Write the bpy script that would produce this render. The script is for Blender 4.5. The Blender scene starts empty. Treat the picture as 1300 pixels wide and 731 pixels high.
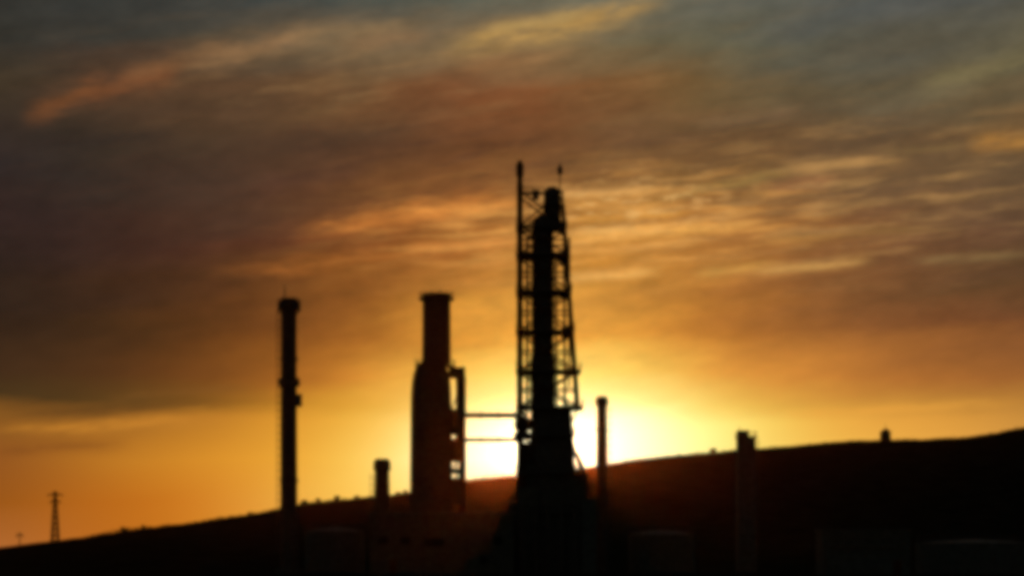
import bpy, bmesh, math, random
from mathutils import Vector, Matrix, noise
R = math.radians
S = bpy.context.scene
COL = S.collection
random.seed(7)

# ------------------------------------------------------------------ camera
F = 2607.0          # focal length in units of a 1300-wide frame
EYE = 2.0
HZ = 712.0          # picture height of the true horizon (used to survey sizes)
cd = bpy.data.cameras.new('camera'); cam = bpy.data.objects.new('camera', cd); COL.objects.link(cam)
cam.location = (0, 0, EYE); cam.rotation_euler = (R(90), 0, 0)
cd.sensor_width = 36; cd.lens = 36 * F / 1300; cd.shift_y = (HZ - 365.5) / 1300
cd.clip_start = 0.5; cd.clip_end = 20000
S.camera = cam

# ------------------------------------------------------------------ render / exposure
S.render.engine = 'CYCLES'
vs = S.view_settings
vs.view_transform = 'Standard'; vs.look = 'None'; vs.gamma = 1; vs.exposure = 0; vs.use_curve_mapping = False
S.cycles.pixel_filter_type = 'BLACKMAN_HARRIS'
S.cycles.filter_width = 6.0
S.cycles.use_denoising = True
S.cycles.max_bounces = 4; S.cycles.volume_bounces = 1
S.cycles.sample_clamp_indirect = 3

# ------------------------------------------------------------------ sun direction
SUN_AZ = math.atan((690 - 650) / F)        # just right of the view axis (+Y)
SUN_EL = math.atan((HZ - 568) / F)         # about three degrees up
sd = Vector((math.sin(SUN_AZ) * math.cos(SUN_EL), math.cos(SUN_AZ) * math.cos(SUN_EL), math.sin(SUN_EL)))
ld = bpy.data.lights.new('sun', 'SUN'); lo = bpy.data.objects.new('sun', ld); COL.objects.link(lo)
ld.energy = 1.25; ld.angle = R(0.6); ld.color = (1.0, 0.25, 0.03)
lo.rotation_euler = (-sd).to_track_quat('-Z', 'Y').to_euler(); lo.location = (0, 0, 120)

# ------------------------------------------------------------------ world: dusk sky
def lin(c):
    c = c / 255.0
    return c / 12.92 if c <= 0.04045 else ((c + 0.055) / 1.055) ** 2.4
def L3(c): return (lin(c[0]), lin(c[1]), lin(c[2]), 1)

W = bpy.data.worlds.new('World'); S.world = W; W.use_nodes = True
nt = W.node_tree; N = nt.nodes; K = nt.links
for n in list(N): N.remove(n)

def put(sock, v):
    if hasattr(v, 'is_output'): K.new(v, sock)
    else: sock.default_value = v
def M(op, a, b=None, c=None, clamp=False):
    n = N.new('ShaderNodeMath'); n.operation = op; n.use_clamp = clamp
    put(n.inputs[0], a)
    if b is not None: put(n.inputs[1], b)
    if c is not None: put(n.inputs[2], c)
    return n.outputs[0]
def MIX(f, a, b, mode='MIX'):
    n = N.new('ShaderNodeMix'); n.data_type = 'RGBA'; n.blend_type = mode; n.clamp_result = False; n.clamp_factor = True
    put(n.inputs['Factor'], f); put(n.inputs['A'], a) if False else None
    ins = [i for i in n.inputs if i.type == 'RGBA']
    put(ins[0], a); put(ins[1], b)
    return [o for o in n.outputs if o.type == 'RGBA'][0]
def RAMP01(v, a, b):     # smoothstep a->b
    n = N.new('ShaderNodeMapRange'); n.interpolation_type = 'SMOOTHSTEP'
    put(n.inputs[0], v); n.inputs[1].default_value = a; n.inputs[2].default_value = b
    return n.outputs[0]
def LINR(v, a, b):
    n = N.new('ShaderNodeMapRange'); n.interpolation_type = 'LINEAR'; n.clamp = True
    put(n.inputs[0], v); n.inputs[1].default_value = a; n.inputs[2].default_value = b
    return n.outputs[0]
def XYZ(x, y, z):
    n = N.new('ShaderNodeCombineXYZ'); put(n.inputs[0], x); put(n.inputs[1], y); put(n.inputs[2], z); return n.outputs[0]
def NOISE(vec, scale, detail=3, rough=0.5, dist=0.0):
    n = N.new('ShaderNodeTexNoise'); n.noise_dimensions = '3D'
    put(n.inputs['Vector'], vec); n.inputs['Scale'].default_value = scale
    n.inputs['Detail'].default_value = detail; n.inputs['Roughness'].default_value = rough
    n.inputs['Distortion'].default_value = dist
    return n.outputs['Fac']

tc = N.new('ShaderNodeTexCoord'); sep = N.new('ShaderNodeSeparateXYZ'); K.new(tc.outputs['Generated'], sep.inputs[0])
dx, dy, dz = sep.outputs
AZ = M('MULTIPLY', M('ARCTAN2', dx, dy), 180 / math.pi)                 # degrees from +Y, right positive
EL = M('MULTIPLY', M('ARCSINE', dz), 180 / math.pi)
def az(px): return math.degrees(math.atan((px - 650) / F))
def el(py, px=650): return math.degrees(math.atan((HZ - py) / math.hypot(F, px - 650)))

# cloud-like disturbance of the lookup, stretched along tilted streaks
TILT = 0.115
ELT = M('SUBTRACT', EL, M('MULTIPLY', AZ, TILT))
w1 = M('SUBTRACT', NOISE(XYZ(M('MULTIPLY', AZ, 0.16), M('MULTIPLY', ELT, 0.75), 3.1), 1.0, 4, 0.55), 0.5)
w2 = M('SUBTRACT', NOISE(XYZ(M('MULTIPLY', AZ, 0.22), M('MULTIPLY', ELT, 0.9), 11.7), 1.0, 3, 0.5), 0.5)
hi = RAMP01(EL, 3.0, 8.0)                                              # calmer air close to the horizon
ELw = M('ADD', EL, M('MULTIPLY', w1, M('MULTIPLY_ADD', hi, 2.0, 0.5)))
AZw = M('ADD', AZ, M('MULTIPLY', w2, M('MULTIPLY_ADD', hi, 3.0, 0.5)))

PX = [0, 100, 200, 300, 400, 500, 600, 700, 800, 900, 1000, 1100, 1200, 1300]
ROWS = [
 (715, [(185,112,56),(190,108,36),(196,112,28),(220,140,44),(240,180,74),(255,215,100),(255,240,140),(255,240,150),(255,240,150),(255,225,110),(240,190,90),(240,180,80),(235,170,75),(220,155,70)]),
 (640, [(150,84,24),(180,102,28),(196,112,26),(220,140,44),(240,180,74),(255,215,100),(255,246,160),(255,250,190),(255,250,180),(255,235,130),(245,200,90),(240,180,80),(236,172,74),(220,155,70)]),
 (585, [(142,82,32),(176,108,34),(202,130,38),(222,148,44),(240,174,60),(254,218,100),(255,250,190),(255,255,225),(255,255,205),(255,246,140),(244,196,84),(240,178,74),(240,172,72),(220,155,70)]),
 (535, [(134,86,32),(144,92,34),(168,108,38),(200,132,42),(230,160,52),(248,198,80),(255,240,150),(255,252,200),(255,255,190),(250,234,120),(240,186,76),(232,164,66),(220,154,62),(198,138,60)]),
 (514, [(72,52,27),(82,58,27),(104,70,28),(150,96,32),(208,142,44),(236,176,62),(254,224,114),(255,244,158),(255,238,140),(242,204,92),(224,166,66),(206,144,58),(192,132,54),(176,120,52)]),
 (480, [(70,52,28),(82,58,28),(104,68,28),(140,90,32),(198,130,42),(228,162,56),(250,208,88),(255,232,118),(250,212,94),(232,170,66),(210,146,56),(184,124,50),(168,112,46),(156,104,46)]),
 (420, [(60,46,28),(70,52,28),(90,62,28),(118,76,30),(158,100,36),(200,134,46),(228,162,60),(240,172,70),(228,162,62),(194,132,48),(158,106,44),(134,90,44),(124,82,42),(116,78,42)]),
 (360, [(56,46,32),(64,48,32),(80,56,32),(98,66,34),(128,84,34),(164,106,40),(188,126,50),(196,138,58),(190,132,52),(166,112,46),(138,95,46),(116,82,44),(100,74,40),(94,71,40)]),
 (300, [(52,42,34),(60,46,34),(72,50,34),(88,58,36),(108,68,36),(138,86,38),(160,100,44),(184,126,54),(190,132,54),(176,124,54),(146,102,50),(120,86,50),(104,78,50),(98,76,50)]),
 (240, [(48,40,38),(54,44,36),(64,48,38),(78,56,42),(90,60,40),(106,68,38),(124,78,42),(140,94,50),(146,104,54),(130,94,52),(116,84,52),(108,80,54),(104,80,54),(100,78,54)]),
 (180, [(52,42,36),(56,46,36),(64,50,38),(74,56,40),(82,58,42),(92,62,40),(106,66,38),(110,72,42),(110,78,50),(104,76,48),(100,76,50),(98,76,54),(102,78,52),(112,84,52)]),
 (120, [(62,52,38),(74,56,42),(84,60,42),(94,68,46),(100,72,46),(112,76,46),(124,76,46),(126,80,46),(118,86,50),(106,84,52),(98,84,60),(92,82,62),(94,84,62),(94,86,64)]),
 (60,  [(50,50,44),(54,54,50),(60,60,54),(82,72,56),(108,88,62),(122,98,66),(130,100,64),(130,102,64),(110,98,68),(98,94,72),(90,90,74),(86,84,72),(86,84,72),(92,88,70)]),
 (0,   [(46,51,50),(50,56,54),(53,61,60),(58,67,66),(65,74,70),(76,84,74),(90,97,80),(104,106,84),(112,110,86),(96,99,84),(84,91,86),(80,88,88),(78,85,84),(80,85,82)]),
 (-160,[(40,48,52),(42,50,54),(44,54,58),(48,58,62),(54,64,66),(58,68,68),(64,74,72),(68,78,76),(70,80,78),(68,78,78),(64,76,78),(62,74,76),(60,72,76),(60,72,76)]),
]
ADJ = {420: (.86, 550), 360: (.85, 600), 300: (.94, 600), 480: (.93, 450)}
ROWS = [(py, [tuple(v * (ADJ[py][0] if px < ADJ[py][1] else 1) for v in c) for px, c in zip(PX, cs)] if py in ADJ else cs) for py, cs in ROWS]
ROWS = [(py, [(c[0], c[1] * (.95 if (px < 560 or px > 880) else 1) - 2, c[2]) for px, c in zip(PX, cs)] if 290 < py < 500 else cs) for py, cs in ROWS]
def grey(c, k):
    m_ = sum(c) / 3; return (c[0]*(1-k) + m_*k + 2, c[1]*(1-k) + m_*k, (c[2]*(1-k) + m_*k)*.96)
ROWS = [(py, [grey(c, .45 if py <= 0 else .2) for c in cs] if py <= 60 else cs) for py, cs in ROWS]
A0, A1 = az(-60), az(1360)
fac = LINR(AZw, A0, A1)
def row(cols):
    n = N.new('ShaderNodeValToRGB'); cr = n.color_ramp; cr.interpolation = 'B_SPLINE'
    K.new(fac, n.inputs[0])
    ps = [(az(p) - A0) / (A1 - A0) for p in PX]
    while len(cr.elements) < len(ps): cr.elements.new(0.5)
    for e, p, c in zip(cr.elements, ps, cols): e.position = p
    for e, c in zip(cr.elements, cols): e.color = L3(c)
    return n.outputs[0]
col = row(ROWS[0][1])
for i in range(1, len(ROWS)):
    col = MIX(LINR(ELw, el(ROWS[i-1][0]), el(ROWS[i][0])), col, row(ROWS[i][1]))

# thin lit cloud streaks: (x0, y0, x1, y1, half thickness, colour, strength)
STREAKS = [
 (20,150, 150,100, 14, (130,78,42), .6), (90,128, 250,78, 15, (132,80,46), .6), (140,100, 300,60, 9, (132,92,58), .5),
 (220,78, 420,42, 13, (150,112,74), .7), (330,52, 560,30, 12, (138,112,78), .6), (420,62, 560,44, 9, (146,110,74), .5),
 (540,66, 870,0, 13, (184,144,80), .9), (600,40, 760,14, 7, (196,158,92), .6), (560,90, 720,72, 12, (146,106,66), .5),
 (360,300, 680,244, 13, (200,122,54), .8), (480,275, 690,256, 7, (228,146,66), .7), (250,348, 680,304, 11, (176,104,44), .55),
 (480,318, 690,306, 5, (226,150,72), .6), (540,340, 690,330, 4, (214,140,64), .4),
 (660,250, 860,240, 5, (230,172,98), .75), (720,262, 830,252, 5, (222,156,76), .6), (700,282, 900,268, 6, (226,156,66), .6),
 (680,306, 1000,281, 7, (238,172,84), .85), (700,296, 860,290, 4, (244,186,104), .6), (860,270, 990,262, 5, (190,128,62), .5),
 (690,356, 850,344, 6, (236,176,92), .8), (640,338, 800,330, 6, (204,134,44), .4), (870,348, 1000,336, 7, (216,160,76), .7), (940,346, 1120,329, 6, (208,156,84), .8),
 (820,256, 1030,212, 6, (150,122,66), .6), (980,215, 1170,202, 6, (176,132,76), .8), (960,240, 1080,226, 8, (160,104,66), .45),
 (1100,196, 1240,184, 5, (140,110,66), .4), (1220,184, 1340,172, 10, (172,120,56), .8),
 (1150,124, 1340,56, 13, (132,118,80), .6), (1060,150, 1260,104, 9, (118,104,78), .5), (860,160, 1040,140, 9, (126,98,70), .4), (700,170, 950,140, 10, (134,98,62), .4),
 (1140,332, 1330,322, 6, (132,106,66), .6), (1000,262, 1330,244, 5, (130,98,60), .45), (930,306, 1240,286, 7, (140,104,56), .5),
 (-30,546, 315,531, 7, (196,128,44), .85), (-30,524, 330,512, 8, (78,54,26), .5), (-30,575, 180,562, 8, (122,70,28), .45),
 (120,505, 340,490, 5, (128,84,38), .35), (930,528, 1330,508, 6, (236,166,66), .5),
 (560,140, 730,128, 16, (128,76,42), .45), (300,185, 560,160, 12, (74,54,40), .5), (730,190, 960,172, 10, (96,68,46), .5), (-20,190,240,168,10,(46,38,34),.5),
 (300,240, 480,215, 9, (92,60,46), .4),
]
wn = M('SUBTRACT', NOISE(XYZ(M('MULTIPLY', AZ, 0.55), M('MULTIPLY', ELT, 1.6), 5.5), 1.0, 4, 0.6), 0.5)
br = NOISE(XYZ(M('MULTIPLY', AZ, 0.9), M('MULTIPLY', ELT, 4.5), 8.2), 1.0, 4, 0.6)
brk = RAMP01(br, 0.25, 0.58)
for (x0, y0, x1, y1, h, c, s) in STREAKS:
    a0, a1, e0, e1 = az(x0), az(x1), el(y0, x0), el(y1, x1)
    sl = (e1 - e0) / (a1 - a0)
    th = math.degrees(h / F)
    d = M('SUBTRACT', EL, M('MULTIPLY_ADD', AZ, sl, e0 - sl * a0))
    d = M('ADD', d, M('MULTIPLY', wn, th * 3.0 if h > 9 else th * 2.0))
    q = M('DIVIDE', d, th)
    g = M('EXPONENT', M('MULTIPLY', M('MULTIPLY', q, q), -1.0))
    ln = a1 - a0
    ends = M('MULTIPLY', RAMP01(AZ, a0, a0 + ln * .3), RAMP01(AZ, a1, a1 - ln * .3))
    w = M('MULTIPLY', M('MULTIPLY', g, ends), M('MULTIPLY_ADD', brk, s * .65, s * .35))
    col = MIX(w, col, L3(c))
# rippled sheet of thin lit cloud around the tower top, reaching to the right
def zone(px, py, wx, wy):
    a_ = M('DIVIDE', M('SUBTRACT', AZ, az(px)), math.degrees(wx / F)); e_ = M('DIVIDE', M('SUBTRACT', M('SUBTRACT', EL, M('MULTIPLY', AZ, .05)), el(py) - .05*az(px)), math.degrees(wy / F))
    return M('EXPONENT', M('MULTIPLY', M('ADD', M('MULTIPLY', a_, a_), M('MULTIPLY', e_, e_)), -1.0))
def ripples(seed, fx, fy, lo_, hi_):
    ev = M('ADD', M('SUBTRACT', EL, M('MULTIPLY', AZ, .16 if seed > 40 else .07)), M('MULTIPLY', wn, .25))
    return RAMP01(NOISE(XYZ(M('MULTIPLY', AZ, fx), M('MULTIPLY', ev, fy), seed), 1.0, 5, 0.62), lo_, hi_)
rp = ripples(21.0, .45, 4.2, .42, .66)
col = MIX(M('MULTIPLY', M('MULTIPLY', rp, zone(790, 288, 240, 56)), .85), col, L3((236, 168, 84)))
col = MIX(M('MULTIPLY', M('MULTIPLY', ripples(25.0, 1.3, 5.5, .5, .62), zone(800, 262, 110, 32)), .7), col, L3((228, 176, 104)))
col = MIX(M('MULTIPLY', M('MULTIPLY', ripples(27.0, 1.0, 5.0, .5, .66), zone(820, 275, 150, 34)), .45), col, L3((140, 86, 36)))
col = MIX(M('MULTIPLY', M('MULTIPLY', ripples(33.0, .4, 3.6, .45, .68), zone(1080, 250, 300, 80)), .65), col, L3((172, 130, 78)))
col = MIX(M('MULTIPLY', M('MULTIPLY', ripples(47.0, .3, 2.2, .45, .72), zone(560, 80, 340, 60)), .4), col, L3((160, 122, 78)))
col = MIX(M('MULTIPLY', M('MULTIPLY', ripples(58.0, .35, 3.0, .48, .66), zone(560, 205, 520, 46)), .4), col, L3((74, 50, 38)))
# fine mottled texture of the high cloud sheet
fn = NOISE(XYZ(M('MULTIPLY', AZ, 0.9), M('MULTIPLY', ELT, 2.2), 1.3), 1.0, 6, 0.65)
col = MIX(1.0, col, XYZ(*[M('MULTIPLY_ADD', M('MULTIPLY', M('SUBTRACT', fn, 0.5), hi), k, 1.0) for k in (.85, .8, .75)]), 'MULTIPLY')

# glow round the sun itself
def glow(px, py, sx, sy, c):
    ax = M('DIVIDE', M('SUBTRACT', AZ, az(px)), math.degrees(sx / F)); ay = M('DIVIDE', M('SUBTRACT', EL, el(py)), math.degrees(sy / F))
    g = M('EXPONENT', M('MULTIPLY', M('ADD', M('MULTIPLY', ax, ax), M('MULTIPLY', ay, ay)), -1.0))
    return XYZ(*[M('MULTIPLY', g, k) for k in c])
col = MIX(1.0, col, glow(690, 566, 110, 50, (1.6, 1.3, 0.75)), 'ADD')
col = MIX(1.0, col, glow(780, 545, 150, 34, (.25, .2, .06)), 'ADD')
col = MIX(1.0, col, glow(690, 568, 26, 20, (6, 5, 3)), 'ADD')

# the rest of the dome: the physical dusk sky
sky = N.new('ShaderNodeTexSky'); sky.sky_type = 'NISHITA'; sky.sun_disc = False
sky.sun_elevation = SUN_EL; sky.sun_rotation = SUN_AZ; sky.air_density = 1.5; sky.dust_density = 3.0; sky.altitude = 50
skys = MIX(1.0, sky.outputs[0], (0.018, 0.018, 0.018, 1), 'MULTIPLY')
near = M('MULTIPLY', RAMP01(M('ABSOLUTE', AZ), 40, 16), RAMP01(EL, 34, 18))
fin = MIX(near, skys, col)
bg = N.new('ShaderNodeBackground'); K.new(fin, bg.inputs[0]); bg.inputs[1].default_value = 1.0
wo = N.new('ShaderNodeOutputWorld'); K.new(bg.outputs[0], wo.inputs[0])

# ------------------------------------------------------------------ materials
def mat(name, c, rough=0.8, metal=0.0, var=0.3, scale=1.5, bump=0.0):
    m = bpy.data.materials.new(name); m.use_nodes = True
    t = m.node_tree; b = t.nodes['Principled BSDF']
    tc = t.nodes.new('ShaderNodeTexCoord')
    n = t.nodes.new('ShaderNodeTexNoise'); n.inputs['Scale'].default_value = scale; n.inputs['Detail'].default_value = 6
    t.links.new(tc.outputs['Object'], n.inputs['Vector'])
    r = t.nodes.new('ShaderNodeValToRGB')
    r.color_ramp.elements[0].position = .3; r.color_ramp.elements[1].position = .7
    r.color_ramp.elements[0].color = tuple(x * (1 - var) for x in c) + (1,)
    r.color_ramp.elements[1].color = tuple(min(1, x * (1 + var)) for x in c) + (1,)
    t.links.new(n.outputs['Fac'], r.inputs[0]); t.links.new(r.outputs[0], b.inputs['Base Color'])
    b.inputs['Roughness'].default_value = rough; b.inputs['Metallic'].default_value = metal
    b.inputs['Specular IOR Level'].default_value = 0.0 if rough > .74 else .2
    if bump:
        bp = t.nodes.new('ShaderNodeBump'); bp.inputs['Strength'].default_value = bump
        t.links.new(n.outputs['Fac'], bp.inputs['Height']); t.links.new(bp.outputs[0], b.inputs['Normal'])
    return m
STEEL = mat('weathered_steel', (.16, .14, .13), .75)
RUST = mat('rusty_steel', (.15, .07, .04), .85)
CONC = mat('stained_concrete', (.15, .145, .13), .9)
PAINT = mat('grey_paint', (.20, .20, .20), .7)
LEAF = mat('dark_leaf', (.04, .055, .02), .8)
BARK = mat('bark', (.08, .06, .04), .9)
DARKGL = mat('dark_glass', (.02, .02, .02), .3)
CLAD = mat('metal_cladding', (.15, .17, .17), .7)

# ------------------------------------------------------------------ mesh helpers
def V(*a): return Vector(a)
class MB:
    def __init__(s): s.b = bmesh.new()
    def box(s, c, d, rz=0.0):
        m = Matrix.Translation(c) @ Matrix.Rotation(rz, 4, 'Z') @ Matrix.Diagonal((d[0], d[1], d[2], 1))
        bmesh.ops.create_cube(s.b, size=1, matrix=m); return s
    def rod(s, a, b, r0, r1=None, n=8):
        a, b = Vector(a), Vector(b); r1 = r0 if r1 is None else r1
        q = (b - a).to_track_quat('Z', 'Y').to_matrix().to_4x4()
        bmesh.ops.create_cone(s.b, cap_ends=True, segments=n, radius1=r0, radius2=r1, depth=(b - a).length,
                              matrix=Matrix.Translation((a + b) / 2) @ q); return s
    def lathe(s, prof, n=40, c=(0, 0)):
        rings = []
        for r, z in prof:
            rings.append([s.b.verts.new((c[0] + r * math.cos(2*math.pi*k/n), c[1] + r * math.sin(2*math.pi*k/n), z)) for k in range(n)])
        for p, q in zip(rings, rings[1:]):
            for k in range(n): s.b.faces.new((p[k], p[(k+1) % n], q[(k+1) % n], q[k]))
        s.b.faces.new(rings[0][::-1]); s.b.faces.new(rings[-1]); return s
    def ring(s, r0, r1, z, h, n=32, c=(0, 0)):
        v = [[s.b.verts.new((c[0] + r*math.cos(2*math.pi*k/n), c[1] + r*math.sin(2*math.pi*k/n), zz)) for k in range(n)]
             for r, zz in ((r0, z), (r1, z), (r1, z+h), (r0, z+h))]
        for i in range(4):
            p, q = v[i], v[(i+1) % 4]
            for k in range(n): s.b.faces.new((p[k], p[(k+1) % n], q[(k+1) % n], q[k]))
        return s
    def build(s, name, m, parent=None, smooth=False):
        bmesh.ops.recalc_face_normals(s.b, faces=s.b.faces)
        me = bpy.data.meshes.new(name); s.b.to_mesh(me); s.b.free(); me.materials.append(m)
        if smooth:
            for p in me.polygons: p.use_smooth = True
            try: me.set_sharp_from_angle(angle=R(40))
            except Exception: pass
        o = bpy.data.objects.new(name, me); COL.objects.link(o)
        if parent: o.parent = parent
        return o
def thing(name, label, cat, loc, group=None, rz=0):
    o = bpy.data.objects.new(name, None); COL.objects.link(o)
    o.location = loc; o.rotation_euler = (0, 0, rz); o['label'] = label; o['category'] = cat
    if group: o['group'] = group
    o.empty_display_size = 0.5
    return o
def cage_ladder(x, y, z0, z1, w=.5, out=1):
    """a caged ladder climbing beside (x, y); out = +-1 along x"""
    m = MB()
    for s_ in (-w/2, w/2): m.box((x, y + s_, (z0+z1)/2), (.07, .07, z1-z0))
    z = z0 + .3
    while z < z1: m.box((x, y, z), (.04, w, .04)); z += .6
    z = z0 + 2.4
    while z < z1:
        for a, b in (((0, -.35), (out*.6, -.35)), ((out*.6, -.35), (out*.6, .35)), ((out*.6, .35), (0, .35))):
            m.rod((x + a[0], y + a[1], z), (x + b[0], y + b[1], z), .03, n=4)
        z += 1.2
    for s_ in (-.33, 0, .33): m.rod((x + out*.6, y + s_, z0+2.4), (x + out*.6, y + s_, z1), .025, n=4)
    return m
def railing(m, r, z, n=12, h=1.1, c=(0, 0)):
    pts = [(c[0] + r*math.cos(2*math.pi*k/n), c[1] + r*math.sin(2*math.pi*k/n)) for k in range(n)]
    for k in range(n):
        p, q = pts[k], pts[(k+1) % n]
        m.rod((*p, z), (*p, z+h), .035, n=4)
        for hh in (h, h*.5): m.rod((*p, z+hh), (*q, z+hh), .03, n=4)
def box_railing(m, x0, x1, y0, y1, z, h=1.1):
    for (a, b) in (((x0, y0), (x1, y0)), ((x1, y0), (x1, y1)), ((x1, y1), (x0, y1)), ((x0, y1), (x0, y0))):
        a = Vector(a); b = Vector(b); n = max(1, int((b-a).length / 1.5))
        for k in range(n):
            p = a.lerp(b, k/n); m.rod((p.x, p.y, z), (p.x, p.y, z+h), .035, n=4)
        for hh in (h, h*.5): m.rod((a.x, a.y, z+hh), (b.x, b.y, z+hh), .03, n=4)

# ------------------------------------------------------------------ ground and hill
RIDGE = [(-1500,2.2),(-600,2.5),(-300,3.0)]
for px, py in [(0,706),(60,696),(100,686),(155,674),(250,662),(330,650),(380,640),(430,634),(470,630),(520,624),(600,608),(655,603),
               (745,593),(800,584),(850,578),(900,574),(950,569),(1000,566),(1050,561),(1150,557),(1230,554),(1265,549),(1300,542)]:
    RIDGE.append(((px-650)/F*900, EYE + (HZ-py)/F*900))
RIDGE += [(300, 69), (420, 76), (700, 80), (1500, 74)]
def ridge_h(x):
    if x <= RIDGE[0][0]: return RIDGE[0][1]
    for (a, h0), (b, h1) in zip(RIDGE, RIDGE[1:]):
        if x <= b: t = (x-a)/(b-a); return h0 + (h1-h0)*t
    return RIDGE[-1][1]
def rh(x): return sum(ridge_h(x + d) * w for d, w in ((-3, .25), (0, .5), (3, .25)))
def ground_z(x, y):
    if y < 430: s_ = 0
    elif y < 900: s_ = ((y-430)/470) ** 1.35
    else: t = min(1, (y-900)/1500); s_ = 1 - .7*t*t*(3-2*t) - (y-900)*1e-5
    z = rh(x) * s_
    if y > 440: z += (noise.noise(Vector((x*.03, y*.03, 0))) * .6 + noise.noise(Vector((x*.13, y*.13, 4))) * .25) * min(1, (y-440)/200)
    z += .05*noise.noise(Vector((x*.2, y*.2, 9)))
    return z - .05
def axis(segs):
    out = []
    for a, b, st in segs:
        n = max(1, round((b-a)/st)); out += [a + (b-a)*k/n for k in range(n)]
    return out + [segs[-1][1]]
xs = axis([(-2400,-400,100), (-400,-260,10), (-260,260,2.5), (260,400,10), (400,2400,100)])
ys = axis([(-200,0,20), (0,430,8), (430,860,9), (860,940,4), (940,1100,16), (1100,2400,100)])
me = bpy.data.meshes.new('ground')
vs_ = [(x, y, ground_z(x, y)) for y in ys for x in xs]
nx = len(xs)
fs = [(j*nx+i, j*nx+i+1, (j+1)*nx+i+1, (j+1)*nx+i) for j in range(len(ys)-1) for i in range(nx-1)]
me.from_pydata(vs_, [], fs); me.update()
for p in me.polygons: p.use_smooth = True
GR = mat('dry_ground', (.042, .038, .024), .95, scale=.15, var=.4, bump=.3)
me.materials.append(GR)
g = bpy.data.objects.new('hillside_ground', me); COL.objects.link(g); g['kind'] = 'structure'

YP = 330.0
k330 = YP / F
def sx(px, Y=YP): return (px - 650) / F * Y
def sz(py, Y=YP): return EYE + (HZ - py) / F * Y

# ------------------------------------------------------------------ tall thin chimney on the left
t = thing('chimney', 'tall thin chimney at the left with a platform round its top and rod above', 'chimney', (sx(367), YP, 0))
zt = sz(379)
MB().lathe([(1.40, 0), (1.32, sz(600)), (1.24, sz(490)), (1.2, zt-.3), (1.3, zt-.3), (1.3, zt)]).build('shaft', STEEL, t, True)
m = MB().ring(1.0, 1.85, sz(393), .25); railing(m, 1.8, sz(393)+.2, 14, 1.5); m.build('top_platform', STEEL, t)
m = MB()
for k in range(8):
    a = k*math.pi/4; m.rod((1.0*math.cos(a), 1.0*math.sin(a), sz(401)), (1.9*math.cos(a), 1.9*math.sin(a), sz(393)), .09, n=5)
m.build('platform_bracket', STEEL, t)
MB().ring(1.7, 1.78, sz(393)+.3, 1.0).build('wind_screen', STEEL, t)
MB().ring(1.62, 1.7, sz(490)+.25, .9).build('wind_screen', STEEL, t)
m = MB().ring(1.1, 1.75, sz(490), .2); railing(m, 1.7, sz(490)+.2, 12, 1.1); m.build('middle_platform', STEEL, t)
MB().ring(1.1, 1.45, sz(458), .5).build('stiffening_ring', STEEL, t)
MB().ring(1.2, 1.5, sz(612), .6).build('stiffening_ring', STEEL, t)
cage_ladder(-1.35, 0, 1, sz(393), out=-1).build('ladder', STEEL, t)
MB().box((1.6, 0, sz(508)), (.9, .9, 2.0)).box((1.25, 0, sz(508)), (.8, .3, .3)).build('instrument_box', PAINT, t)
MB().rod((-.7, 0, zt-.5), (-.7, 0, sz(362)), .13, .06).build('lightning_rod', STEEL, t)
MB().lathe([(2.2, -.2), (2.2, .6), (1.9, .8)], 24).build('footing', CONC, t)

# ------------------------------------------------------------------ bottle-shaped column
t = thing('process_column', 'broad bottle-shaped column with a narrower neck and a side pipe left of the lattice tower', 'industrial tower', (sx(551), YP, 0))
pr = [(3.45, 0), (3.4, sz(600)), (3.3, sz(520)), (3.25, sz(500)), (3.1, sz(485)), (2.85, sz(474)), (2.5, sz(467)), (2.2, sz(461))]
MB().lathe(pr, c=(-.45, 0)).build('vessel_body', STEEL, t, True)
MB().lathe([(2.33, sz(461)), (2.27, sz(420)), (2.25, sz(382)), (2.32, sz(382)), (2.32, sz(373)), (1.9, sz(373)), (1.9, sz(376))], c=(.4, 0)).build('neck', STEEL, t, True)
m = MB().ring(2.28, 2.85, sz(381), .25, c=(.4, 0)); railing(m, 2.8, sz(381)+.2, 14, 1.1, (.4, 0)); m.build('top_platform', STEEL, t)
m = MB().ring(2.3, 3.3, sz(466), .2, c=(.2, 0)); railing(m, 3.25, sz(466)+.2, 14, 1.0, (.2, 0)); m.build('shoulder_platform', STEEL, t)
xp = (587 - 551) * k330
m = MB().rod((xp, 0, 0), (xp, 0, sz(478)), .6, n=16).rod((xp, 0, sz(478)), (xp-.4, 0, sz(474)), .6, n=16).rod((xp-.4, 0, sz(474)), (2.4, 0, sz(470)), .6, n=16)
m.build('side_pipe', RUST, t, True)
MB().box((4.0, .2, (sz(478)+sz(586))/2), (1.0, 1.6, sz(478)-sz(586))).build('riser_duct', STEEL, t)
MB().box((3.7, .1, sz(473)), (2.6, 2.2, 1.7)).build('top_housing', STEEL, t)
m = MB()
for a, b in ((524, 552), (556, 586), (606, 640)): m.box((3.75, .3, (sz(a)+sz(b))/2), (1.75, 2.2, sz(a)-sz(b)))
m.build('stair_enclosure', STEEL, t)
MB().box((3.55, 1.2, sz(524)/2), (.35, .6, sz(524))).build('cable_tray', STEEL, t)
m = MB()
for py in (522, 546, 571, 598, 630, 665):
    m.box((3.7, 0, sz(py)), (2.2, .5, .8))
m.build('pipe_support', STEEL, t)
cage_ladder(-.0, -3.95, 1, sz(470), out=1).build('ladder', STEEL, t)
m = MB()
for (a, b) in ((480, 522), (522, 546), (546, 571), (571, 598), (598, 640)):
    m.rod((xp+.1, -1.2, sz(a)), (xp-1.7, -1.2, sz(b)), .12, n=5); m.box((xp-.6, -1.2, sz(b)), (1.9, 1.0, .14))
m.rod((xp+.45, -1.2, 0), (xp+.45, -1.2, sz(480)), .12, n=6)
m.build('stairway', STEEL, t)
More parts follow.
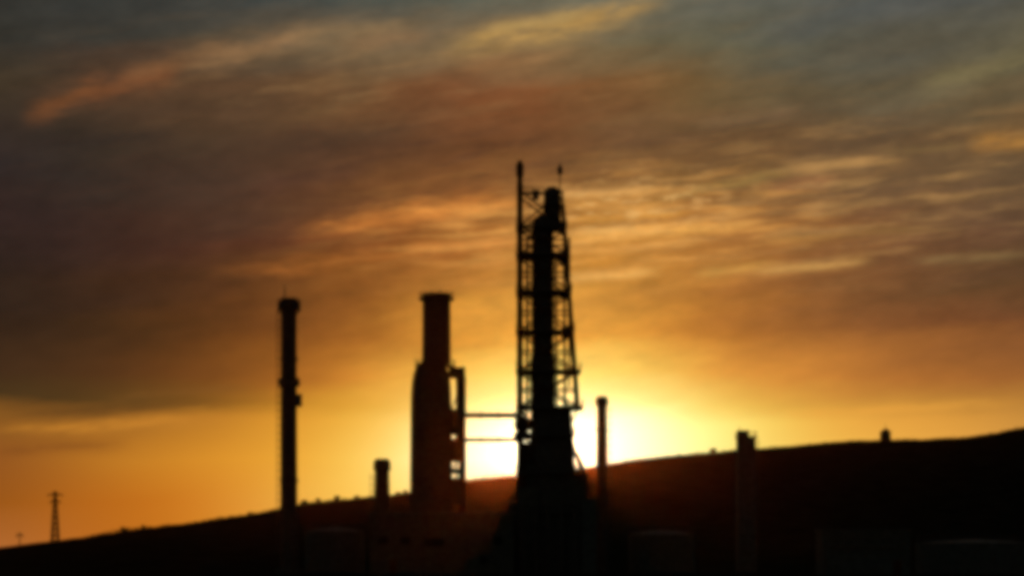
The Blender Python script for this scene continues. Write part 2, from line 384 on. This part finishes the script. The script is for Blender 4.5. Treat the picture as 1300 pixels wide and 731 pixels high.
MB().rod((1.0, 0, sz(374)), (1.0, 0, sz(364)), .05, .02).build('lightning_rod', STEEL, t)
MB().lathe([(4.6, -.2), (4.6, .7)], 32).build('footing', CONC, t)

# ------------------------------------------------------------------ overhead pipes between the two towers
xa, xb = 5.0 + sx(551) - .1 - (5.0 - xp) , sx(657)
def bridge(name, label, py, r, extra):
    t = thing(name, label, 'overhead pipe', (xa, YP, sz(py)), 'pipes spanning between the towers')
    Lx = xb - xa
    MB().rod((.4, 0, 0), (Lx-.1, 0, 0), r, n=12).build('pipe', STEEL, t, True)
    for q in (.04, .34, .66, .96): MB().rod((Lx*q-.12, 0, 0), (Lx*q+.12, 0, 0), r*1.35, n=12).build('flange', STEEL, t, True)
    if extra:
        m = MB(); m.box((Lx/2+.1, -.75, .1), (Lx-.6, .6, .08))
        for k in range(7): m.box((.7 + k*(Lx-1.2)/6, -1.0, .42), (.05, .05, .65))
        m.box((Lx/2+.1, -1.0, .75), (Lx-.6, .05, .05)); m.build('catwalk', STEEL, t)
bridge('overhead_pipe', 'thicker upper pipe with catwalk spanning from the bottle-shaped column to the lattice tower', 527, .42, True)
bridge('overhead_pipe', 'thinner lower pipe crossing the bright gap between the two big towers', 558, .30, False)

# ------------------------------------------------------------------ main lattice tower
X0 = 690
t = thing('refinery_tower', 'tallest tower, dark column inside an open lattice frame with platforms before the sun', 'industrial tower', (sx(X0), YP, 0))
def lx(px): return (px - X0) * k330
def right_px(py): return 713 + (py - 240) * (733 - 713) / (518 - 240)
MB().lathe([(2.3, 0), (2.3, sz(560)), (2.0, sz(556)), (2.0, sz(455)), (1.78, sz(450)), (1.85, sz(380)), (1.75, sz(284)), (1.3, sz(278)), (.7, sz(274))], c=(lx(689), 0)).build('column', STEEL, t, True)
MB().lathe([(1.2, sz(292)), (1.4, sz(288)), (1.4, sz(246)), (1.2, sz(240)), (.6, sz(237))], c=(lx(701), .3), n=24).build('top_vessel', STEEL, t, True)
MB().box((lx(702), .2, sz(283)), (3.2, 3.2, .3)).build('vessel_platform', STEEL, t)
MB().box((lx(702), .2, sz(262)), (3.3, 3.3, .25)).build('vessel_platform', STEEL, t)
m = MB().rod((lx(660), -1, 0), (lx(660), -1, sz(235)), .52, n=12).rod((lx(660), -1, sz(235)), (lx(660), -1, sz(206)), .46, .40, n=12)
m.rod((lx(660), -1, sz(226)), (lx(660), -1, sz(210)), .62, n=12)
m.build('flare_riser', RUST, t, True)
MB().rod((lx(711), .3, sz(262)), (lx(711), .3, sz(206)), .12, .08).build('mast', STEEL, t)
MB().lathe([(.15, sz(222)), (.42, sz(220)), (.42, sz(212)), (.15, sz(210))], 12, (lx(711), .3)).build('beacon', STEEL, t)
# frame legs
YF, YB = -2.6, 3.2
LEGS = []
for yy in (YF, YB):
    MB().rod((lx(660), yy, 0), (lx(660), yy, sz(246)), .30, .24, n=8).build('leg', RUST, t)
    MB().rod((lx(right_px(520)), yy, sz(520)), (lx(right_px(262)), yy*.8, sz(262)), .34, .26, n=8).build('leg', RUST, t)
# platforms
LV = [246, 290, 325, 372, 422, 472, 518, 553, 600, 650]
for py in LV[1:]:
    xl, xr = lx(655), lx(right_px(py) + 3) if py <= 518 else lx(729)
    if py in (472, 518): xr = lx(right_px(py) + 7)
    m = MB(); z = sz(py); hh = .42 if py > 300 else .3
    w = 1.0
    m.box(((xl+xr)/2, YF, z), (xr-xl, w, hh)); m.box(((xl+xr)/2, YB, z), (xr-xl, w, hh))
    m.box((xl+w/2, (YF+YB)/2, z), (w, YB-YF-w, hh)); m.box((xr-w/2, (YF+YB)/2, z), (w, YB-YF-w, hh))
    m.box(((xl+xr)/2, YF+1.2, z-.25), (xr-xl-.4, .2, .3))
    box_railing(m, xl, xr, YF-.45, YB+.45, z+hh/2)
    m.build('platform', STEEL, t)
m = MB().box((lx(674), -1, sz(247)), (lx(690)-lx(659), .9, .35)); m.box((lx(680), -1, sz(249)), (1.1, 1.1, 1.5)); box_railing(m, lx(662), lx(690), -1.4, -.6, sz(246), .9)
m.build('top_gangway', STEEL, t)
# bracing on all four faces
m = MB()
for a, b in zip(LV, LV[1:]):
    za, zb = sz(a), sz(b)
    if a >= 518:
        for yy in (YF, YB):
            m.rod((lx(660), yy, za), (lx(686), yy*.8, zb), .13, n=5); m.rod((lx(686), yy*.8, za), (lx(660), yy, zb), .13, n=5)
            if a == 518: m.rod((lx(right_px(518)), yy, za), (lx(722), yy*.7, sz(545)), .16, n=6)
        continue
    for yy in (YF, YB):
        m.rod((lx(660), yy, za), (lx(right_px(b)), yy, zb), .17, n=5); m.rod((lx(right_px(a)), yy, za), (lx(660), yy, zb), .17, n=5)
    for xx in (lambda p: lx(660), lambda p: lx(right_px(p))):
        m.rod((xx(a), YF, za), (xx(b), YB, zb), .16, n=5); m.rod((xx(a), YB, za), (xx(b), YF, zb), .13, n=5)
for a, b in zip(LV[1:7], LV[2:8]):
    pm = (a+b)/2; zm = sz(pm)
    if pm > 518: continue
    for yy in (YF, YB): m.box(((lx(660)+lx(right_px(pm)))/2, yy, zm), (lx(right_px(pm))-lx(660), .2, .26))
m.build('cross_bracing', RUST, t)
cage_ladder(lx(672), -2.0, 1, sz(250), out=-1).build('ladder', STEEL, t)
m = MB()
m.rod((lx(718), -.6, 0), (lx(716), -.6, sz(300)), .22, n=10); m.rod((lx(716), -.6, sz(300)), (lx(704), -.2, sz(290)), .22, n=10)
m.build('riser_pipe', RUST, t, True)
m = MB().rod((lx(669), .8, 0), (lx(669), .8, sz(300)), .24, n=10).rod((lx(669), .8, sz(300)), (lx(680), .8, sz(296)), .24, n=10); m.build('riser_pipe', RUST, t, True)
MB().box((lx(723), 1.4, sz(395)), (.35, .7, sz(300)-sz(490))).build('cable_tray', STEEL, t)
m = MB().rod((lx(708), 1.6, 0), (lx(706), 1.6, sz(330)), .18, n=10).build('riser_pipe', RUST, t, True)
# equipment on platforms
MB().lathe([(.1, sz(340)), (.5, sz(337)), (.5, sz(328)), (.1, sz(325))], 12, (lx(713), -1.8)).build('valve_drum', STEEL, t)
MB().lathe([(.1, sz(384)), (.55, sz(381)), (.55, sz(373)), (.1, sz(371))], 12, (lx(717), -1.8)).build('valve_drum', STEEL, t)
MB().lathe([(.1, sz(434)), (.6, sz(431)), (.6, sz(418)), (.1, sz(415))], 12, (lx(717), -1.8)).build('valve_drum', STEEL, t)
MB().box((lx(681), -2.0, sz(462)), (1.6, 1.4, 2.2)).build('equipment_cabinet', STEEL, t)
MB().lathe([(.3, sz(548)), (1.3, sz(545)), (1.45, sz(538)), (1.3, sz(531)), (.3, sz(528))], 18, (lx(664), 1)).build('side_drum', STEEL, t)
MB().lathe([(.3, sz(560)), (1.4, sz(557)), (1.4, sz(550)), (.4, sz(547))], 18, (lx(663), -1.4)).build('side_drum', STEEL, t)
# dense lower right part: stacked vessels and ducting
m = MB()
prev = None
for (xl, xr, z) in ((lx(698), lx(730), sz(603)), (lx(698), lx(728), sz(560)), (lx(698), lx(725), sz(519))):
    cur = [m.b.verts.new(p) for p in ((xl, -1.9, z), (xr, -1.9, z), (xr, 2.7, z), (xl, 2.7, z))]
    if prev:
        for k in range(4): m.b.faces.new((prev[k], prev[(k+1) % 4], cur[(k+1) % 4], cur[k]))
    else: m.b.faces.new(cur[::-1])
    prev = cur
m.b.faces.new(prev)
m.build('duct_housing', STEEL, t)
# spreading base: concrete table with sloping skirt of pipework
def loft(bands, y0, y1):
    m = MB(); prev = None
    for (xl, xr, z) in bands:
        cur = [m.b.verts.new(p) for p in ((xl, y0, z), (xr, y0, z), (xr, y1, z), (xl, y1, z))]
        if prev:
            for k in range(4): m.b.faces.new((prev[k], prev[(k+1) % 4], cur[(k+1) % 4], cur[k]))
        else: m.b.faces.new(cur[::-1])
        prev = cur
    m.b.faces.new(prev); return m
def blk(name, x0, x1, py, y0, y1, mt):
    MB().box(((lx(x0)+lx(x1))/2, (y0+y1)/2, sz(py)/2), (lx(x1)-lx(x0), y1-y0, sz(py))).build(name, mt, t)
blk('base_housing', 668, 731, 590, -2.0, 3.0, CONC)
blk('annex', 657, 683, 618, -3.0, 1.0, CONC)
blk('annex', 720, 744, 605, -2.6, 1.6, CONC)
blk('annex', 738, 756, 634, -3.2, 1.0, CLAD)
MB().lathe([(1.2, 0), (1.2, sz(603)), (.9, sz(599)), (.3, sz(597))], 20, (lx(737), 2.6)).build('side_drum', STEEL, t)
MB().lathe([(.9, 0), (.9, sz(640)), (.6, sz(636)), (.2, sz(635))], 20, (lx(650), -.8)).build('side_drum', STEEL, t)
m = MB(); m.rod((lx(731), 0, sz(575)), (lx(745), 0, sz(606)), .35, n=8).rod((lx(726), -1.5, sz(560)), (lx(738), -1.5, sz(604)), .2, n=8); m.build('sloping_duct', STEEL, t)
m = MB(); box_railing(m, lx(721), lx(743), -2.5, 1.5, sz(605)); m.build('roof_railing', STEEL, t)
m = MB(); box_railing(m, lx(658), lx(682), -2.9, .9, sz(618)); m.build('roof_railing', STEEL, t)
MB().box((lx(664.5), .2, sz(562)/2), (lx(671)-lx(658), 2.2, sz(562))).build('side_duct', RUST, t)
m = MB()
for k in range(5): m.rod((lx(662)+k*2.1, -3.9, 0), (lx(662)+k*2.1, -3.9, sz(640+4*(k % 2))), .28, n=10)
m.build('base_pipes', STEEL, t, True)

# ------------------------------------------------------------------ thin short chimney right of the tower
t = thing('chimney', 'slim dark chimney just right of the tallest tower, its capped top against the sunset glare', 'chimney', (sx(764, 345), 345, 0))
q = lambda py: sz(py, 345)
MB().lathe([(1.1, 0), (.95, q(600)), (.82, q(516))]).build('shaft', STEEL, t, True)
MB().lathe([(.82, q(516)), (1.1, q(514)), (1.1, q(507)), (.8, q(504)), (.8, q(503))], 20).build('cap', STEEL, t, True)
MB().ring(.75, 1.1, q(546), .2).build('stiffening_ring', STEEL, t)
cage_ladder(.95, 0, 1, q(516), out=1).build('ladder', STEEL, t)

# ------------------------------------------------------------------ stubby chimney left of the bottle column
t = thing('chimney', 'stubby short chimney with a thick cap left of the bottle-shaped column', 'chimney', (sx(485, 360), 360, 0))
q = lambda py: sz(py, 360)
MB().lathe([(1.7, 0), (1.4, q(632)), (1.28, q(598))]).build('shaft', CONC, t, True)
MB().lathe([(1.28, q(598)), (1.55, q(596)), (1.5, q(586)), (1.1, q(582)), (.9, q(582))], 24).build('cap', CONC, t, True)
cage_ladder(-1.5, 0, 1, q(600), out=-1).build('ladder', STEEL, t)

# ------------------------------------------------------------------ square tower on the right
t = thing('silo_tower', 'square dark tower rising above the right slope beside a small shrub', 'tower', (sx(947, 380), 380, 0))
q = lambda py: sz(py, 380)
MB().box((0, 0, q(556)/2), (3.3, 3.3, q(556))).build('shaft', CLAD, t)
m = MB().box((0, 0, q(555)), (3.7, 3.7, .3)); box_railing(m, -1.8, 1.8, -1.8, 1.8, q(555)+.15, .9); m.build('roof_platform', STEEL, t)
MB().box((-.55, .2, q(551)), (2.0, 2.4, 1.4)).build('hoist_house', CLAD, t)
MB().rod((-1.2, 0, q(550)), (-1.2, 0, q(540)), .08, .04).build('mast', STEEL, t)
cage_ladder(1.7, 0, 1, q(556), out=1).build('ladder', STEEL, t)

# ------------------------------------------------------------------ hut with a pole on the right ridge
gz = ground_z(sx(1124, 895), 895)
t = thing('hilltop_hut', 'tiny peaked hut alone on the ridge at the right', 'hut', (sx(1124, 895), 895, gz - .2))
MB().box((0, 0, 1.9), (4.0, 4.0, 3.8)).build('wall', CONC, t)
loft([(-2.3, 2.3, 3.8), (-.5, .5, 5.4)], -2.3, 2.3).build('roof', STEEL, t)
MB().rod((0, 0, 5.2), (0, 0, 8.0), .13, .07).build('pole', STEEL, t)
MB().box((-.6, -2.03, 1.0), (.95, .06, 2.0)).build('door', RUST, t)

# ------------------------------------------------------------------ pylon and pole at far left
def pylon(px, Y, py_top, label, wide, arms, name):
    x = sx(px, Y); z0 = ground_z(x, Y) - .3; H = sz(py_top, Y) - z0
    t = thing(name, label, 'pylon' if wide > 1 else 'pole', (x, Y, z0))
    if wide > 1:
        w0, w1 = wide, wide*.3
        for a in (-1, 1):
            for b in (-1, 1): MB().rod((a*w0, b*w0, 0), (a*w1, b*w1, H), .26, .18, n=5).build('leg', RUST, t)
        m = MB(); n = 9
        for k in range(n):
            u, v = k/n, (k+1)/n
            wa, wb = w0+(w1-w0)*u, w0+(w1-w0)*v
            for s_ in (-1, 1):
                m.rod((-wa, s_*wa, u*H), (wb, s_*wb, v*H), .15, n=4); m.rod((wa, s_*wa, u*H), (-wb, s_*wb, v*H), .15, n=4)
                m.rod((s_*wa, -wa, u*H), (s_*wb, wb, v*H), .10, n=4)
        m.build('bracing', RUST, t)
    else: MB().rod((0, 0, 0), (0, 0, H), .28, .2, n=8).build('pole', RUST, t)
    for (f, w) in arms:
        m = MB(); m.box((0, 0, H*f), (w*2, .4, .45)); m.rod((-w, 0, H*f), (0, 0, H*f+.9), .09, n=4); m.rod((w, 0, H*f), (0, 0, H*f+.9), .09, n=4)
        for s_ in (-.95, .95): m.rod((w*s_, 0, H*f), (w*s_, 0, H*f-.9), .12, n=6)
        m.build('crossarm', RUST, t)
pylon(70, 850, 623, 'faint lattice pylon with crossarms standing near the left edge', 1.5, [(.93, 3.2), (.80, 2.4)], 'pylon')
pylon(25, 870, 675, 'short thin pole at the far left edge, left of the lattice pylon', .2, [(.85, 1.6)], 'utility_pole')

# ------------------------------------------------------------------ low plant buildings in the dark foreground
t = thing('plant_building', 'long low flat-roofed building in the dark below the bottle-shaped column', 'building', (sx(562, 318), 318, 0))
q = lambda py: sz(py, 318)
MB().box((0, 0, q(653)/2), (22, 7, q(653))).build('wall', CONC, t)
MB().box((0, 0, q(653)+.15), (22.6, 7.6, .3)).build('roof', PAINT, t)
for x_, z_, w_ in ((-9, 5.2, 1.6), (-5.6, 5.2, 1.6), (-1.2, 4.9, 3.2), (6.4, 2.2, 1.2), (8.6, 5.2, 1.4)): MB().box((x_, -3.52, z_), (w_, .1, 1.2)).build('window', DARKGL, t)
MB().box((-7.5, -3.53, 1.1), (1.1, .08, 2.2)).build('door', RUST, t)
t = thing('louvred_shed', 'low shed with horizontal louvre bands in the dark at lower right', 'shed', (sx(1095, 300), 300, 0))
q = lambda py: sz(py, 300)
MB().box((0, 0, q(674)/2), (12.6, 6, q(674))).build('wall', CLAD, t)
MB().box((0, 0, q(674)+.12), (13.1, 6.6, .24)).build('roof', PAINT, t)
for zz in (5.2, 3.7):
    m = MB()
    for k in range(3): m.box((0, -3.1, zz + k*.28), (11.6, .2, .12))
    m.build('louvre', PAINT, t)
MB().box((4.5, -3.03, 1.1), (1.2, .06, 2.2)).build('door', RUST, t)
def tank(px, Y, w, py, label):
    t = thing('storage_tank', label, 'storage tank', (sx(px, Y), Y, 0), 'storage tanks')
    r = w/2; H = sz(py, Y)
    MB().lathe([(r, 0), (r, H*.86), (r+.08, H*.86), (r+.08, H*.89), (r, H*.89)], 48).build('shell', CLAD, t, True)
    m = MB().lathe([(r+.02, H*.891), (r*.6, H*.95), (.4, H), (.2, H)], 48); m.build('roof', PAINT, t, True)
    m = MB(); railing(m, r-.1, H*.895, 24); m.build('railing', STEEL, t)
tank(1235, 330, 18, 684, 'broad low storage tank in the dark at the lower right corner')
tank(840, 345, 11, 672, 'round storage tank in the dark right of the slim chimney')
tank(425, 350, 10, 668, 'small storage tank in the dark left of the stubby chimney')

# ------------------------------------------------------------------ shrubs and trees on the ridge
def shrub_meshes(seed, w, h, n):
    rnd = random.Random(seed); m = MB(); b = m.b
    lobes = [(rnd.uniform(-w, w)*.6, rnd.uniform(-w, w)*.5, h*rnd.uniform(.1, .7), rnd.uniform(.3, .5)*w) for _ in range(9)]
    for i in range(n):
        cx, cy, cz, r = rnd.choice(lobes)
        d = Vector((rnd.gauss(0, 1), rnd.gauss(0, 1), rnd.gauss(0, .8))).normalized() * r * rnd.uniform(.5, 1.1)
        p = Vector((cx, cy, max(.1, cz))) + d
        if p.z < .05: p.z = .05 + rnd.random()*.3
        u = Vector((rnd.gauss(0, 1), rnd.gauss(0, 1), rnd.gauss(0, 1))).normalized(); v = u.orthogonal().normalized()
        s_ = rnd.uniform(.12, .25)
        b.faces.new([b.verts.new(p + u*s_), b.verts.new(p + v*s_*.6), b.verts.new(p - u*s_), b.verts.new(p - v*s_*.6)])
    tr = MB(); tr.rod((0, 0, -.4), (.05, 0, h*.45), .14, .09)
    for _ in range(5):
        l = rnd.choice(lobes); tr.rod((.03, 0, h*.25), (l[0], l[1], l[2]), .07, .03, n=5)
    return m, tr
PROTO = []
for i, (w, h) in enumerate(((2.4, 2.8), (3.2, 2.4), (1.8, 3.6))):
    a, b = shrub_meshes(20+i, w, h, 1500)
    ca, tb = a.build('crown', LEAF), b.build('trunk', BARK)
    PROTO.append((ca.data, tb.data)); bpy.data.objects.remove(ca); bpy.data.objects.remove(tb)
SH = [
 (158, 1, 1.0, 'wide low shrub on the ridge halfway from the pylon to the tall thin chimney'),
 (182, 0, .9, 'rounded shrub right beside the wide low one on the left ridge'),
 (318, 0, .7, 'small shrub on the ridge left of the tall thin chimney'),
 (388, 1, 1.0, 'wide shrub on the ridge just right of the tall thin chimney'),
 (404, 2, .9, 'upright shrub on the ridge, second right of the tall thin chimney'),
 (428, 0, 1.1, 'bushy shrub on the ridge midway between the tall chimney and the stubby one'),
 (452, 1, .8, 'low shrub on the ridge left of the stubby chimney'),
 (505, 0, .9, 'shrub on the ridge between the stubby chimney and the bottle-shaped column'),
 (515, 2, .8, 'upright shrub close against the left side of the bottle-shaped column'),
 (862, 1, .5, 'very low shrub on the ridge left of the small dark one'),
 (905, 2, 1.1, 'small upright dark shrub on the ridge just left of the square tower'),
 (1040, 1, .5, 'flat shrub on the right ridge between the square tower and the hut'),
 (1258, 0, .7, 'small shrub near the top of the slope at the right edge'),
]
for (px, kind, s_, label) in SH:
    Y = 893; x = sx(px, Y)
    t = thing('shrub', label, 'shrub', (x, Y, ground_z(x, Y) - .1), 'shrubs along the ridge', rz=px*1.7)
    s_ *= .72; t.scale = (s_*1.3, s_, s_)
    for nme, d, mm in (('crown', PROTO[kind][0], LEAF), ('trunk', PROTO[kind][1], BARK)):
        o = bpy.data.objects.new(nme, d); COL.objects.link(o); o.parent = t

rnd = random.Random(3); m = MB(); b = m.b
for i in range(9000):
    x = rnd.uniform(-260, 300); y = 890 + rnd.gauss(0, 6)
    hh = max(0, noise.noise(Vector((x*.06, y*.06, 2))) + .25) * 1.3 + max(0, noise.noise(Vector((x*.35, 0, 5)))) * 1.0 + .15
    p = Vector((x, y, ground_z(x, y) + rnd.uniform(0, hh)))
    u = Vector((rnd.gauss(0, 1), rnd.gauss(0, 1), rnd.gauss(0, 1))).normalized(); v = u.orthogonal().normalized(); q_ = rnd.uniform(.2, .45)
    b.faces.new([b.verts.new(p + u*q_), b.verts.new(p + v*q_*.6), b.verts.new(p - u*q_), b.verts.new(p - v*q_*.6)])
sc = m.build('scrub_cover', LEAF); sc['kind'] = 'stuff'; sc['label'] = 'low ragged scrub covering the dark ridge line'; sc['category'] = 'scrub'

# ------------------------------------------------------------------ evening haze
hm = bpy.data.materials.new('haze'); hm.use_nodes = True
t_ = hm.node_tree
for n in list(t_.nodes): t_.nodes.remove(n)
pv = t_.nodes.new('ShaderNodeVolumePrincipled'); ou = t_.nodes.new('ShaderNodeOutputMaterial')
pv.inputs['Color'].default_value = (.95, .55, .3, 1); pv.inputs['Density'].default_value = 0.0000055
pv.inputs['Anisotropy'].default_value = 0.975
t_.links.new(pv.outputs[0], ou.inputs['Volume'])
m = MB(); m.box((0, 1100, 46), (5000, 2700, 104)); hz = m.build('haze', hm); hz['kind'] = 'stuff'
hz['label'] = 'thin warm evening haze over the plant and hill'
